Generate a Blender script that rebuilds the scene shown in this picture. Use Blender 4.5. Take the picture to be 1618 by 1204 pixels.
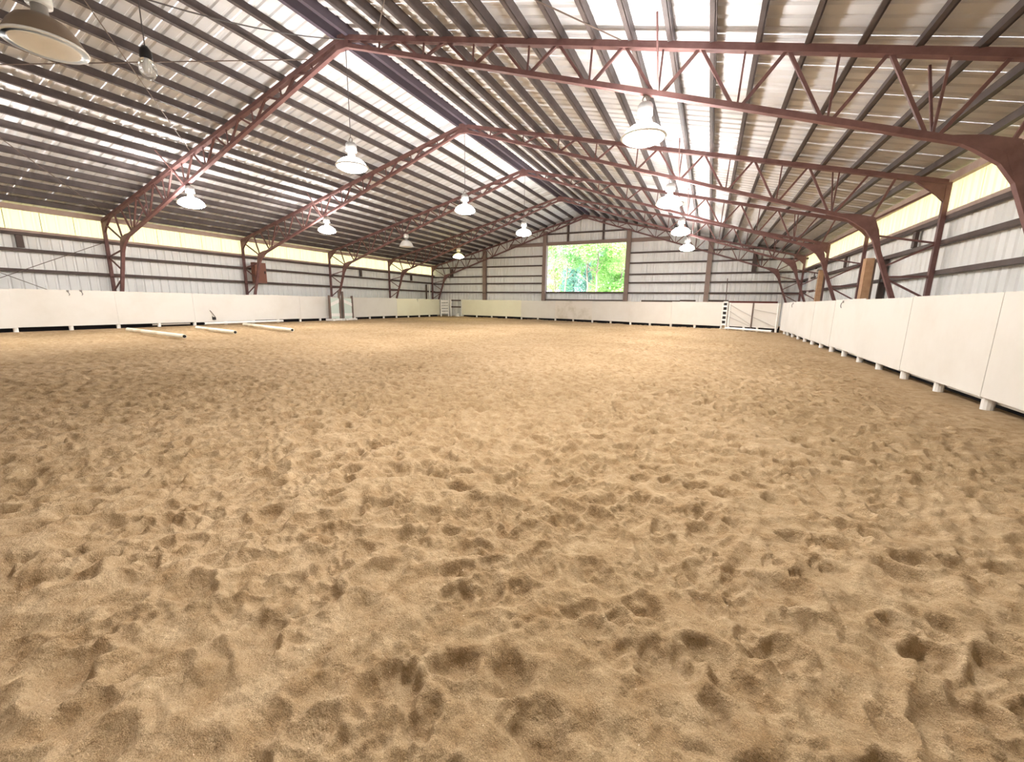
import bpy, math, random
import numpy as np
from mathutils import Vector, Matrix

for o in list(bpy.data.objects):
    bpy.data.objects.remove(o, do_unlink=True)
scene = bpy.context.scene
col = scene.collection
random.seed(7)
PI = math.pi

# ------------------------------------------------------------------ camera
F_PX, YAW, PITCH, ROLL, CAM_H = 640.5, 0.444, 0.1899, 0.0154, 1.2261
cy_, sy_, cp_, sp_ = math.cos(YAW), math.sin(YAW), math.cos(PITCH), math.sin(PITCH)
fwd = Vector((-sy_ * cp_, cy_ * cp_, -sp_))
rgt0 = Vector((cy_, sy_, 0)); up0 = rgt0.cross(fwd)
rgt = rgt0 * math.cos(ROLL) + up0 * math.sin(ROLL)
upv = up0 * math.cos(ROLL) - rgt0 * math.sin(ROLL)
cd = bpy.data.cameras.new('camera')
cam = bpy.data.objects.new('camera', cd); col.objects.link(cam)
cd.sensor_fit = 'HORIZONTAL'; cd.sensor_width = 36.0
cd.lens = F_PX / 1618.0 * 36.0
cd.clip_start = 0.05; cd.clip_end = 400
M = Matrix((rgt, upv, -fwd)).transposed().to_4x4()
M.translation = Vector((0, 0, CAM_H))
cam.matrix_world = M
scene.camera = cam

# ------------------------------------------------------------------ daylight and exposure
world = bpy.data.worlds.new('world'); scene.world = world
world.use_nodes = True
nt = world.node_tree; nt.nodes.clear()
wo = nt.nodes.new('ShaderNodeOutputWorld'); bg = nt.nodes.new('ShaderNodeBackground')
sk = nt.nodes.new('ShaderNodeTexSky')
sk.sky_type = 'NISHITA'; sk.sun_disc = False
sk.sun_elevation = math.radians(52); sk.sun_rotation = math.radians(160)
sk.air_density = 1.0; sk.dust_density = 3.0; sk.ozone_density = 1.0
bg.inputs['Strength'].default_value = 0.24
nt.links.new(sk.outputs[0], bg.inputs[0]); nt.links.new(bg.outputs[0], wo.inputs[0])
sd = bpy.data.lights.new('sun', 'SUN'); sd.energy = 6.0; sd.angle = math.radians(0.6)
sd.color = (1.0, 0.95, 0.86)
sun = bpy.data.objects.new('sun', sd); col.objects.link(sun)
sun.rotation_euler = (math.radians(38), 0, math.radians(-20))
LAMP_LENS = 49.0     # emission of a lit lens
LAMP_DOME = 29.0      # glow of the acrylic reflector around a lit lamp
scene.view_settings.view_transform = 'Standard'
scene.view_settings.look = 'None'
scene.view_settings.gamma = 1.0
scene.view_settings.use_curve_mapping = False
scene.view_settings.exposure = 2.13

# ------------------------------------------------------------------ building dimensions
XL, XR = -22.83, 4.97            # outer column lines
XM = (XL + XR) / 2               # ridge
Y1, BAY = 8.596, 5.585
FY = [Y1 + BAY * k for k in range(5)]
WXL, WXR = XL - 0.25, XR + 0.25  # wall sheet planes
YB, YE = -3.2, FY[4] + 0.42      # back and end wall planes
SL = 0.245                       # roof slope
ZT = 7.74                        # top of the top chord at the ridge
GIRT_Z = [2.14, 2.87, 3.45]
EAVE = 4.33

# ------------------------------------------------------------------ materials
def mat(name, color, rough=0.6, metal=0.0, noise=None, bump=None, spec=0.3, emit=None):
    m = bpy.data.materials.new(name); m.use_nodes = True
    n = m.node_tree; b = n.nodes['Principled BSDF']
    b.inputs['Base Color'].default_value = (*color, 1)
    b.inputs['Roughness'].default_value = rough
    b.inputs['Metallic'].default_value = metal
    b.inputs['Specular IOR Level'].default_value = spec
    if noise or bump:
        tc = n.nodes.new('ShaderNodeTexCoord')
    if noise:
        sc, c2, lo, hi = noise
        t = n.nodes.new('ShaderNodeTexNoise'); t.inputs['Scale'].default_value = sc
        t.inputs['Detail'].default_value = 6; t.inputs['Roughness'].default_value = 0.65
        r = n.nodes.new('ShaderNodeValToRGB')
        r.color_ramp.elements[0].position = lo; r.color_ramp.elements[0].color = (*color, 1)
        r.color_ramp.elements[1].position = hi; r.color_ramp.elements[1].color = (*c2, 1)
        n.links.new(tc.outputs['Object'], t.inputs['Vector'])
        n.links.new(t.outputs['Fac'], r.inputs['Fac'])
        n.links.new(r.outputs['Color'], b.inputs['Base Color'])
    if bump:
        t2 = n.nodes.new('ShaderNodeTexNoise'); t2.inputs['Scale'].default_value = bump[0]
        t2.inputs['Detail'].default_value = 5
        bp = n.nodes.new('ShaderNodeBump'); bp.inputs['Strength'].default_value = bump[1]
        bp.inputs['Distance'].default_value = bump[2]
        n.links.new(tc.outputs['Object'], t2.inputs['Vector'])
        n.links.new(t2.outputs['Fac'], bp.inputs['Height'])
        n.links.new(bp.outputs['Normal'], b.inputs['Normal'])
    if emit:
        b.inputs['Emission Color'].default_value = (*emit[0], 1)
        b.inputs['Emission Strength'].default_value = emit[1]
    return m

MT = {}
MT['steel'] = mat('red_oxide_steel', (0.15, 0.072, 0.068), 0.55, noise=(3.0, (0.235, 0.125, 0.115), 0.35, 0.75))
MT['purlin'] = mat('purlin_brown_primer', (0.075, 0.058, 0.056), 0.6, noise=(2.0, (0.125, 0.098, 0.09), 0.35, 0.75))
MT['ridge'] = mat('ridge_purlin_primer', (0.085, 0.065, 0.085), 0.6)
MT['girt'] = mat('girt_brown_primer', (0.075, 0.052, 0.046), 0.6, noise=(2.0, (0.12, 0.085, 0.075), 0.35, 0.75))
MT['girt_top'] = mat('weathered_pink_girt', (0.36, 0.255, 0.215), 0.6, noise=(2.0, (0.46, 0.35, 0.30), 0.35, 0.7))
MT['post'] = mat('end_post_brown', (0.26, 0.185, 0.155), 0.6)
MT['roof'] = mat('roof_sheet_cream', (0.70, 0.705, 0.72), 0.55, noise=(0.7, (0.62, 0.61, 0.61), 0.40, 0.72))
MT['wall'] = mat('wall_sheet_white', (0.82, 0.815, 0.80), 0.5, noise=(0.5, (0.76, 0.74, 0.71), 0.40, 0.75))
MT['board'] = mat('painted_plywood', (0.69, 0.66, 0.615), 0.6, noise=(0.55, (0.62, 0.58, 0.52), 0.45, 0.78), bump=(9, 0.12, 0.01))
MT['board_scuffed'] = mat('scuffed_plywood', (0.68, 0.63, 0.57), 0.6, noise=(0.9, (0.46, 0.41, 0.31), 0.50, 0.76), bump=(9, 0.12, 0.01))
MT['board_cream'] = mat('cream_plywood', (0.76, 0.73, 0.59), 0.6, noise=(0.55, (0.70, 0.66, 0.52), 0.45, 0.78), bump=(9, 0.12, 0.01))
MT['white_paint'] = mat('white_paint', (0.83, 0.81, 0.78), 0.5, noise=(4, (0.70, 0.66, 0.60), 0.5, 0.8))
MT['gap_shade'] = mat('gap_shade_black', (0.012, 0.011, 0.014), 0.9)  # black for added strips that make the gaps under the boards dark
MT['dark'] = mat('dark_brown_wood', (0.075, 0.05, 0.04), 0.7)
MT['redwood'] = mat('dark_red_beam', (0.14, 0.035, 0.03), 0.6)
MT['tan_wood'] = mat('tan_timber', (0.52, 0.32, 0.19), 0.7, noise=(6, (0.42, 0.24, 0.13), 0.4, 0.7))
MT['pvc'] = mat('cream_pole', (0.84, 0.80, 0.68), 0.45, noise=(1.3, (0.66, 0.56, 0.42), 0.52, 0.68))
MT['gate_brace'] = mat('weathered_gate_brace', (0.50, 0.46, 0.42), 0.6)
MT['black'] = mat('black_plastic', (0.015, 0.014, 0.015), 0.5)
MT['cable'] = mat('dark_cable', (0.10, 0.09, 0.09), 0.5)
MT['rod'] = mat('brace_rod', (0.16, 0.12, 0.10), 0.5)
MT['mint'] = mat('mint_panel', (0.60, 0.68, 0.62), 0.5)
MT['brownpost'] = mat('brown_upright', (0.17, 0.12, 0.10), 0.6)
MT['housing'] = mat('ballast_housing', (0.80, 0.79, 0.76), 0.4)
MT['housing_lit'] = mat('ballast_housing_toned', (0.34, 0.33, 0.32), 0.5)  # darker copy of the white housing, tones down the glow from the dome
MT['neck'] = mat('lamp_neck', (0.30, 0.28, 0.26), 0.45)
MT['dome_off'] = mat('reflector_off', (0.23, 0.17, 0.12), 0.4, metal=0.2)
MT['inner_off'] = mat('lens_off', (0.93, 0.92, 0.89), 0.3)
MT['lens'] = mat('lens_lit', (0.9, 0.9, 0.9), 0.3, emit=((1.0, 0.965, 0.92), LAMP_LENS))
MT['dome'] = mat('reflector_lit', (0.8, 0.8, 0.78), 0.3, emit=((1.0, 0.97, 0.94), LAMP_DOME))
MT['lens_y'] = mat('lens_lit_yellow', (0.9, 0.9, 0.8), 0.3, emit=((1.0, 0.95, 0.62), LAMP_LENS * 0.6))
MT['dome_y'] = mat('reflector_lit_yellow', (0.8, 0.8, 0.4), 0.3, emit=((0.85, 0.78, 0.22), 1.4))
MT['brownbox'] = mat('brown_cabinet', (0.22, 0.095, 0.065), 0.5)
MT['bark'] = mat('tree_bark', (0.20, 0.16, 0.13), 0.9)
MT['outside'] = mat('pale_gravel', (0.72, 0.70, 0.64), 0.9, noise=(0.3, (0.60, 0.60, 0.48), 0.4, 0.7))
MT['aisle'] = mat('dirt', (0.16, 0.12, 0.085), 0.95)

def leafmat(name, c1, c2):
    m = bpy.data.materials.new(name); m.use_nodes = True
    n = m.node_tree; n.nodes.clear()
    out = n.nodes.new('ShaderNodeOutputMaterial'); mx = n.nodes.new('ShaderNodeMixShader')
    d = n.nodes.new('ShaderNodeBsdfDiffuse'); t = n.nodes.new('ShaderNodeBsdfTranslucent')
    tc = n.nodes.new('ShaderNodeTexCoord'); ns = n.nodes.new('ShaderNodeTexNoise')
    ns.inputs['Scale'].default_value = 0.9; ns.inputs['Detail'].default_value = 3
    r = n.nodes.new('ShaderNodeValToRGB')
    r.color_ramp.elements[0].position = .35; r.color_ramp.elements[0].color = (*c1, 1)
    r.color_ramp.elements[1].position = .65; r.color_ramp.elements[1].color = (*c2, 1)
    n.links.new(tc.outputs['Object'], ns.inputs['Vector']); n.links.new(ns.outputs['Fac'], r.inputs['Fac'])
    n.links.new(r.outputs[0], d.inputs[0]); n.links.new(r.outputs[0], t.inputs[0])
    mx.inputs[0].default_value = 0.5
    n.links.new(d.outputs[0], mx.inputs[1]); n.links.new(t.outputs[0], mx.inputs[2])
    n.links.new(mx.outputs[0], out.inputs[0])
    return m
MT['leaf'] = leafmat('leaf_bright', (0.27, 0.50, 0.22), (0.40, 0.62, 0.32))
MT['leaf2'] = leafmat('leaf_fresh', (0.32, 0.56, 0.20), (0.46, 0.66, 0.28))
MT['leaf3'] = leafmat('leaf_bluegreen', (0.18, 0.38, 0.32), (0.30, 0.50, 0.46))

def translucent_mat():
    m = bpy.data.materials.new('yellowed_translucent_sheet'); m.use_nodes = True
    n = m.node_tree; n.nodes.clear()
    out = n.nodes.new('ShaderNodeOutputMaterial'); mx = n.nodes.new('ShaderNodeMixShader')
    d = n.nodes.new('ShaderNodeBsdfDiffuse'); t = n.nodes.new('ShaderNodeBsdfTranslucent')
    d.inputs[0].default_value = (0.70, 0.64, 0.44, 1); t.inputs[0].default_value = (0.50, 0.45, 0.23, 1)
    mx.inputs[0].default_value = 0.72
    n.links.new(d.outputs[0], mx.inputs[1]); n.links.new(t.outputs[0], mx.inputs[2])
    n.links.new(mx.outputs[0], out.inputs[0])
    return m
MT['translucent'] = translucent_mat()

def glass_mat():
    m = bpy.data.materials.new('clear_glass'); m.use_nodes = True
    b = m.node_tree.nodes['Principled BSDF']
    b.inputs['Base Color'].default_value = (0.95, 0.96, 0.95, 1); b.inputs['Roughness'].default_value = 0.08
    b.inputs['Transmission Weight'].default_value = 0.8
    return m
MT['glass'] = glass_mat()

def sand_mat():
    m = bpy.data.materials.new('arena_sand'); m.use_nodes = True
    n = m.node_tree; b = n.nodes['Principled BSDF']
    b.inputs['Roughness'].default_value = 0.95; b.inputs['Specular IOR Level'].default_value = 0.12
    tc = n.nodes.new('ShaderNodeTexCoord')
    def noise(sc, det=4, rough=.6):
        t = n.nodes.new('ShaderNodeTexNoise'); t.inputs['Scale'].default_value = sc
        t.inputs['Detail'].default_value = det; t.inputs['Roughness'].default_value = rough
        n.links.new(tc.outputs['Object'], t.inputs['Vector']); return t
    def ramp(src, p0, c0, p1, c1):
        r = n.nodes.new('ShaderNodeValToRGB')
        r.color_ramp.elements[0].position = p0; r.color_ramp.elements[0].color = (*c0, 1)
        r.color_ramp.elements[1].position = p1; r.color_ramp.elements[1].color = (*c1, 1)
        n.links.new(src, r.inputs['Fac']); return r
    def mix(a, bb, fac, mode='MIX'):
        x = n.nodes.new('ShaderNodeMixRGB'); x.blend_type = mode
        if isinstance(fac, float): x.inputs[0].default_value = fac
        else: n.links.new(fac, x.inputs[0])
        n.links.new(a, x.inputs[1]); n.links.new(bb, x.inputs[2]); return x
    big = noise(0.35, 4); mid = noise(7.0, 8, .72); grain = noise(260, 3, .7); speck = noise(95, 2, .5)
    base = ramp(mid.outputs['Fac'], .34, (0.325, 0.213, 0.113), .66, (0.515, 0.385, 0.243))
    damp = ramp(big.outputs['Fac'], .38, (0.86, 0.84, 0.80), .62, (1.04, 1.04, 1.05))
    c1 = mix(base.outputs[0], damp.outputs[0], 1.0, 'MULTIPLY')
    gr = ramp(grain.outputs['Fac'], .30, (0.48, 0.45, 0.40), .70, (1.35, 1.35, 1.33))
    c2 = mix(c1.outputs[0], gr.outputs[0], 0.75, 'MULTIPLY')
    sp = ramp(speck.outputs['Fac'], .24, (0.30, 0.22, 0.15), .31, (1, 1, 1))
    c3 = mix(c2.outputs[0], sp.outputs[0], 0.6, 'MULTIPLY')
    sp2 = ramp(speck.outputs['Fac'], .72, (0, 0, 0), .77, (0.35, 0.32, 0.27))
    c4 = mix(c3.outputs[0], sp2.outputs[0], 1.0, 'ADD')
    n.links.new(c4.outputs[0], b.inputs['Base Color'])
    bp1 = n.nodes.new('ShaderNodeBump'); bp1.inputs['Strength'].default_value = 0.5; bp1.inputs['Distance'].default_value = 0.006
    n.links.new(grain.outputs['Fac'], bp1.inputs['Height'])
    bp2 = n.nodes.new('ShaderNodeBump'); bp2.inputs['Strength'].default_value = 0.85; bp2.inputs['Distance'].default_value = 0.022
    clod = noise(38, 5, .65)
    n.links.new(clod.outputs['Fac'], bp2.inputs['Height']); n.links.new(bp1.outputs[0], bp2.inputs['Normal'])
    n.links.new(bp2.outputs[0], b.inputs['Normal'])
    return m
MT['sand'] = sand_mat()

# ------------------------------------------------------------------ mesh helpers
class MB:
    def __init__(s): s.v = []; s.f = []
    def add(s, vs, fs):
        k = len(s.v); s.v += [tuple(v) for v in vs]; s.f += [tuple(i + k for i in f) for f in fs]; return s
    def box(s, x0, x1, y0, y1, z0, z1):
        return s.add([(x0,y0,z0),(x1,y0,z0),(x1,y1,z0),(x0,y1,z0),(x0,y0,z1),(x1,y0,z1),(x1,y1,z1),(x0,y1,z1)],
              [(0,3,2,1),(4,5,6,7),(0,1,5,4),(1,2,6,5),(2,3,7,6),(3,0,4,7)])
    def bar(s, p, q, w, h, ref=(0,1,0)):
        p = Vector(p); q = Vector(q); d = (q - p).normalized(); r = Vector(ref)
        if abs(d.dot(r)) > .98: r = Vector((1,0,0)) if abs(d.x) < .9 else Vector((0,0,1))
        a = d.cross(r).normalized(); b = a.cross(d).normalized()   # b ~ ref
        vs = []
        for c in (p, q):
            for i, j in ((-1,-1),(1,-1),(1,1),(-1,1)): vs.append(c + a*(h/2*i) + b*(w/2*j))
        return s.add(vs, [(0,1,2,3),(7,6,5,4),(0,4,5,1),(1,5,6,2),(2,6,7,3),(3,7,4,0)])
    def tube(s, pts, rad, n=8, cap=True):
        pts = [Vector(p) for p in pts]; rings = []; prev = None
        if not isinstance(rad, (list, tuple)): rad = [rad]*len(pts)
        for i, p in enumerate(pts):
            d = (pts[min(i+1, len(pts)-1)] - pts[max(i-1, 0)]).normalized()
            if prev is None:
                r = Vector((0,0,1)) if abs(d.z) < .9 else Vector((1,0,0)); a = d.cross(r).normalized()
            else: a = (prev - d*prev.dot(d)).normalized()
            prev = a; b = d.cross(a)
            rings.append([p + (a*math.cos(2*PI*k/n) + b*math.sin(2*PI*k/n))*rad[i] for k in range(n)])
        vs = [v for r in rings for v in r]; fs = []
        for i in range(len(pts)-1):
            for k in range(n): fs.append((i*n+k, i*n+(k+1)%n, (i+1)*n+(k+1)%n, (i+1)*n+k))
        if cap:
            fs.append(tuple(range(n))[::-1]); fs.append(tuple(range((len(pts)-1)*n, len(pts)*n)))
        return s.add(vs, fs)
    def lathe(s, prof, n=24, cx=0, cy=0):
        vs = [(cx + r*math.cos(2*PI*k/n), cy + r*math.sin(2*PI*k/n), z) for r, z in prof for k in range(n)]
        fs = [(i*n+k, i*n+(k+1)%n, (i+1)*n+(k+1)%n, (i+1)*n+k) for i in range(len(prof)-1) for k in range(n)]
        if prof[0][0] > 1e-4: fs.append(tuple(range(n))[::-1])
        if prof[-1][0] > 1e-4: fs.append(tuple(range((len(prof)-1)*n, len(prof)*n)))
        return s.add(vs, fs)
    def prism(s, poly, y0, y1):
        n = len(poly); vs = [(x, y0, z) for x, z in poly] + [(x, y1, z) for x, z in poly]
        fs = [tuple(range(n)), tuple(range(n, 2*n))[::-1]] + [(i, n+i, n+(i+1)%n, (i+1)%n) for i in range(n)]
        return s.add(vs, fs)
    def mesh(s, name, m, smooth=False):
        me = bpy.data.meshes.new(name); me.from_pydata(s.v, [], s.f); me.update()
        me.materials.append(MT[m] if isinstance(m, str) else m)
        if smooth:
            me.polygons.foreach_set('use_smooth', [True]*len(me.polygons))
        return me
    def obj(s, name, m, parent=None, loc=(0,0,0), rz=0, smooth=False):
        return link(name, s.mesh(name, m, smooth), parent, loc, rz)

def link(name, data, parent=None, loc=(0,0,0), rz=0):
    o = bpy.data.objects.new(name, data); col.objects.link(o)
    if parent is not None: o.parent = parent
    o.location = loc; o.rotation_euler = (0, 0, rz); return o
def tag(o, label, cat, group=None):
    o['label'] = label; o['category'] = cat
    if group: o['group'] = group
    return o
def thing(name, label, cat, loc=(0,0,0), rz=0, group=None):
    return tag(link(name, None, None, loc, rz), label, cat, group)
def struct(o, label=None):
    o['kind'] = 'structure'
    if label: o['label'] = label
    return o
def copy_tree(o, parent=None):
    c = o.copy(); col.objects.link(c); c.parent = parent
    for ch in list(o.children): copy_tree(ch, c)
    return c

# ------------------------------------------------------------------ sand floor (real relief)
rng = np.random.default_rng(11)
FX0, FX1, FY0, FY1 = WXL, WXR, YB, YE
def band_noise(nx, ny, cell, lo, hi, seed, ang=None, stretch=1.0):
    r = np.random.default_rng(seed)
    w = r.standard_normal((ny, nx)); Fq = np.fft.rfft2(w)
    ky = np.fft.fftfreq(ny, cell)[:, None]; kx = np.fft.rfftfreq(nx, cell)[None, :]
    if ang is not None:
        a, b = math.cos(ang), math.sin(ang)
        k = np.sqrt((kx*a + ky*b)**2 + ((-kx*b + ky*a)*stretch)**2)
    else: k = np.sqrt(kx*kx + ky*ky)
    k = np.maximum(k, 1e-6); lam = 1.0/k
    f = np.exp(-((np.log(lam) - 0.5*(math.log(lo)+math.log(hi))) / (0.5*(math.log(hi)-math.log(lo))))**2)
    z = np.fft.irfft2(Fq*f, s=(ny, nx)); return (z/z.std()).astype(np.float32)

def grid(x0, x1, y0, y1, cell): 
    nx = int((x1-x0)/cell)+1; ny = int((y1-y0)/cell)+1
    return dict(x0=x0, y0=y0, c=cell, nx=nx, ny=ny, h=np.zeros((ny, nx), np.float32))
far = grid(FX0-.2, FX1+.2, FY0-.2, FY1+.2, 0.04)
near = grid(-7.5, 4.0, -0.3, 8.5, 0.010)

# undulation shared by both grids (from the coarse one)
und = band_noise(far['nx'], far['ny'], .04, 1.2, 4.0, 3)*0.016
rid = band_noise(far['nx'], far['ny'], .04, .25, .7, 4, ang=math.radians(70), stretch=.55)
und += (0.5 - np.abs(np.tanh(rid*.8)))*0.032
far['h'] += und
def bil(g, X, Y):
    u = np.clip((X-g['x0'])/g['c'], 0, g['nx']-1.001); v = np.clip((Y-g['y0'])/g['c'], 0, g['ny']-1.001)
    i = u.astype(np.int32); j = v.astype(np.int32); a = (u-i); b = (v-j); H = g['h']
    return H[j,i]*(1-a)*(1-b) + H[j,i+1]*a*(1-b) + H[j+1,i]*(1-a)*b + H[j+1,i+1]*a*b
gx = near['x0'] + np.arange(near['nx'])*near['c']; gy = near['y0'] + np.arange(near['ny'])*near['c']
GX, GY = np.meshgrid(gx, gy)
near['h'] = bil(far, GX, GY).astype(np.float32)

def stamp(g, cx, cy, a, b, th, d, rim, ph, kind=0):
    R = 2.2*max(a, b); c = g['c']
    i0 = max(int((cx-R-g['x0'])/c), 0); i1 = min(int((cx+R-g['x0'])/c)+2, g['nx'])
    j0 = max(int((cy-R-g['y0'])/c), 0); j1 = min(int((cy+R-g['y0'])/c)+2, g['ny'])
    if i1-i0 < 2 or j1-j0 < 2: return
    X = g['x0'] + np.arange(i0, i1)*c - cx; Y = (g['y0'] + np.arange(j0, j1)*c - cy)[:, None]
    ct, st = math.cos(th), math.sin(th)
    U = X*ct + Y*st; V = -X*st + Y*ct
    phi = np.arctan2(V, U)
    r = np.sqrt((U/a)**2 + (V/b)**2) * (1 + .10*np.sin(3*phi+ph*3) + .06*np.sin(5*phi-ph*2))
    w = np.exp(-(r/1.15)**6)
    pit = -d*np.exp(-(r**5.0))*(1 + .35*np.cos(phi-ph))
    if kind == 1:    # hoof: raised frog inside the pit
        pit += d*.65*np.exp(-(((U+.25*a)/(a*.55))**2 + (V/(b*.38))**2))
    rm = rim*np.exp(-((r-1.25)/.26)**2)*(1 + .7*np.cos(phi-ph+2.6))
    H = g['h'][j0:j1, i0:i1]
    H[:] = H*(1-.6*w) + pit + rm*np.clip(1-H/.03, 0, 1)

prints = []
area = (FX1-FX0)*(FY1-FY0)
N = 21000
for i in range(N):
    x = rng.uniform(FX0+1.9, FX1-1.9); y = rng.uniform(FY0, FY1-.6)
    edge = min(x-(-21.0), 3.2-x)
    if rng.random() > min(1.0, max(edge, 0)/1.6)*.93 + .04: continue
    SZ = .034 + .06*rng.beta(1.6, 1.8); k = 1 if rng.random() < .4 else 0
    prints.append((x, y, SZ*rng.uniform(.9,1.45), SZ*.8, rng.uniform(0, 2*PI), min(.75*SZ, .056)*rng.uniform(.45,1.25), .13*SZ+.003, rng.uniform(0, 2*PI), k))
# some larger scooped prints close to the camera, where the photograph shows them
big = [(-2.62,3.45,.16,.11,.3),(-1.75,2.9,.15,.1,1.9),(-1.1,1.85,.17,.12,.4),(-.62,1.62,.14,.1,2.4),(.1,2.3,.15,.1,.9),
       (.55,2.9,.16,.11,2.2),(1.2,3.0,.2,.1,2.5),(.95,2.3,.17,.1,2.5),(-.25,3.1,.16,.09,.3),(-1.9,2.1,.14,.1,1.1),
       (.42,1.95,.15,.11,2.5),(1.65,3.9,.16,.1,2.3),(-3.2,2.4,.17,.12,.8),(-1.25,1.25,.15,.11,1.0),(-.1,1.3,.14,.1,.2)]
for x, y, a, b, t in big: prints.append((x, y, a*.8, b*.8, t, .045, .015, rng.uniform(0, 6), int(rng.random() < .4)))
for p in prints:
    stamp(far, *p)
    if near['x0']-.4 < p[0] < 4.4 and -.7 < p[1] < 8.9: stamp(near, *p)
# dog paw prints crossing the foreground
def paw(x, y, th, s=1.0):
    ct, st = math.cos(th), math.sin(th)
    for u, v, a, b in ((0,0,.030,.026),(.045,-.030,.014,.011),(.058,-.010,.015,.011),(.058,.012,.015,.011),(.045,.032,.014,.011)):
        u *= s; v *= s
        stamp(near, x+u*ct-v*st, y+u*st+v*ct, a*s, b*s, th, .017, .004, 0.0)
for x, y, t in ((.02,1.92,2.2),(.16,2.05,2.4),(.30,2.0,2.3),(.42,2.14,2.5),(.52,2.06,2.4),(.24,1.86,2.2),(.62,2.2,2.5),(-.30,2.42,2.0),(-.42,2.6,2.1),(-.85,2.75,2.2),(-.9,2.9,2.0),(-.35,2.15,.4),(-1.5,2.75,1.8),(-1.6,2.6,1.9),(-.98,1.55,1.0),(.1,2.65,2.5),(.9,1.9,2.6)):
    paw(x, y, t)
cl = band_noise(near['nx'], near['ny'], near['c'], .04, .11, 8)
cl2 = band_noise(near['nx'], near['ny'], near['c'], .3, 1.2, 9)
near['h'] += cl*.0042*np.clip(.6+.6*cl2, .1, 2) + band_noise(near['nx'], near['ny'], near['c'], .10, .26, 10)*.006
near['h'] += np.maximum(band_noise(near['nx'], near['ny'], near['c'], .025, .05, 13)-1.6, 0)*.006
far['h'] += band_noise(far['nx'], far['ny'], far['c'], .10, .28, 12)*.009

def height(X, Y):
    hf = bil(far, X, Y); hn = bil(near, X, Y)
    w = np.clip(np.minimum.reduce([X-near['x0'], 4.0-X, Y-near['y0'], 8.5-Y])/1.0, 0, 1)
    h = hf*(1-w) + hn*w
    e = np.clip(np.minimum.reduce([X+21.0, 3.15-X])/.7, 0.12, 1.0)     # raked flat along the boards
    return .07*np.tanh(h/.07)*e
# tessellation is denser towards the place one stands
fine = np.radians(np.arange(48, 184, .14)); rest = np.radians(np.arange(184, 408, 2.5))
angs = np.concatenate([fine, rest]); rad = [0.25, .35, .45, .55]
while rad[-1] < 40: rad.append(rad[-1] + max(.0075, min(rad[-1]**2/760, .0066*rad[-1])))
rad = np.array(rad)
A, Rr = np.meshgrid(angs, rad); dx, dy = np.cos(A), np.sin(A)
tmax = np.minimum(np.where(dx > 0, FX1/np.maximum(dx,1e-6), FX0/np.minimum(dx,-1e-6)),
                  np.where(dy > 0, FY1/np.maximum(dy,1e-6), FY0/np.minimum(dy,-1e-6)))
Rc = np.minimum(Rr, tmax); X = dx*Rc; Y = dy*Rc; Z = height(X, Y)
nr, na = X.shape
# stop rows where the whole ring has already reached the walls
V = np.stack([X, Y, Z], -1).reshape(-1, 3)
ii, jj = np.meshgrid(np.arange(nr-1), np.arange(na), indexing='ij')
j2 = (jj+1) % na
quads = np.stack([ii*na+jj, (ii+1)*na+jj, (ii+1)*na+j2, ii*na+j2], -1)
ok = (Rr[:-1] < tmax[:-1]) | (Rr[:-1][:, list(range(1,na))+[0]] < tmax[:-1][:, list(range(1,na))+[0]])
quads = quads[ok]
V = np.concatenate([V, [[0, 0, float(height(np.array([0.]), np.array([0.]))[0])]]])
ci = len(V)-1
tris = np.stack([np.full(na, ci), np.arange(na), (np.arange(na)+1) % na], -1)
me = bpy.data.meshes.new('floor')
me.vertices.add(len(V)); me.vertices.foreach_set('co', V.astype(np.float32).ravel())
nq, ntz = len(quads), len(tris)
me.loops.add(nq*4+ntz*3); me.loops.foreach_set('vertex_index', np.concatenate([quads.ravel(), tris.ravel()]).astype(np.int32))
me.polygons.add(nq+ntz)
me.polygons.foreach_set('loop_start', np.concatenate([np.arange(nq)*4, nq*4+np.arange(ntz)*3]).astype(np.int32))
me.update(calc_edges=True); me.validate()
me.polygons.foreach_set('use_smooth', np.ones(len(me.polygons), bool))
me.materials.append(MT['sand'])
floor = struct(link('floor', me), 'tan riding sand churned by hoof prints')

# ------------------------------------------------------------------ ribbed sheets
SW = 0.914
def sheet_profile():
    p = [];  r = SW/3
    for k in range(3):
        c = k*r
        p += [(c, 0.0), (c+r/2-.055, 0.0), (c+r/2-.025, .032), (c+r/2+.025, .032), (c+r/2+.055, 0.0)]
    return p + [(SW+.02, 0.0)]
PROF = sheet_profile()
def sheet_mesh(name, m, a, b, axis, flip=1):
    """profile runs along y (axis 'x' wall: depth in x; 'z' roof) or along x ('y' wall); a, b: the two ends as functions"""
    vs = []; fs = []; n = len(PROF)
    for t, dpt in PROF:
        if axis == 'x': vs += [(dpt*flip, t, a), (dpt*flip, t, b)]
        elif axis == 'y': vs += [(t, dpt*flip, a), (t, dpt*flip, b)]
        else: vs += [(a[0], t, a[1]+dpt), (b[0], t, b[1]+dpt)]
    for i in range(n-1): fs.append((2*i, 2*i+2, 2*i+3, 2*i+1))
    me = bpy.data.meshes.new(name); me.from_pydata(vs, [], fs); me.update(); me.materials.append(MT[m]); return me
ZS = 3.53
NSH = int((YE-YB)/SW)+1
roof_z = lambda u: ZT + .205 - SL*u      # underside of the sheets at distance u from the ridge
UW = XM - WXL
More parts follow.
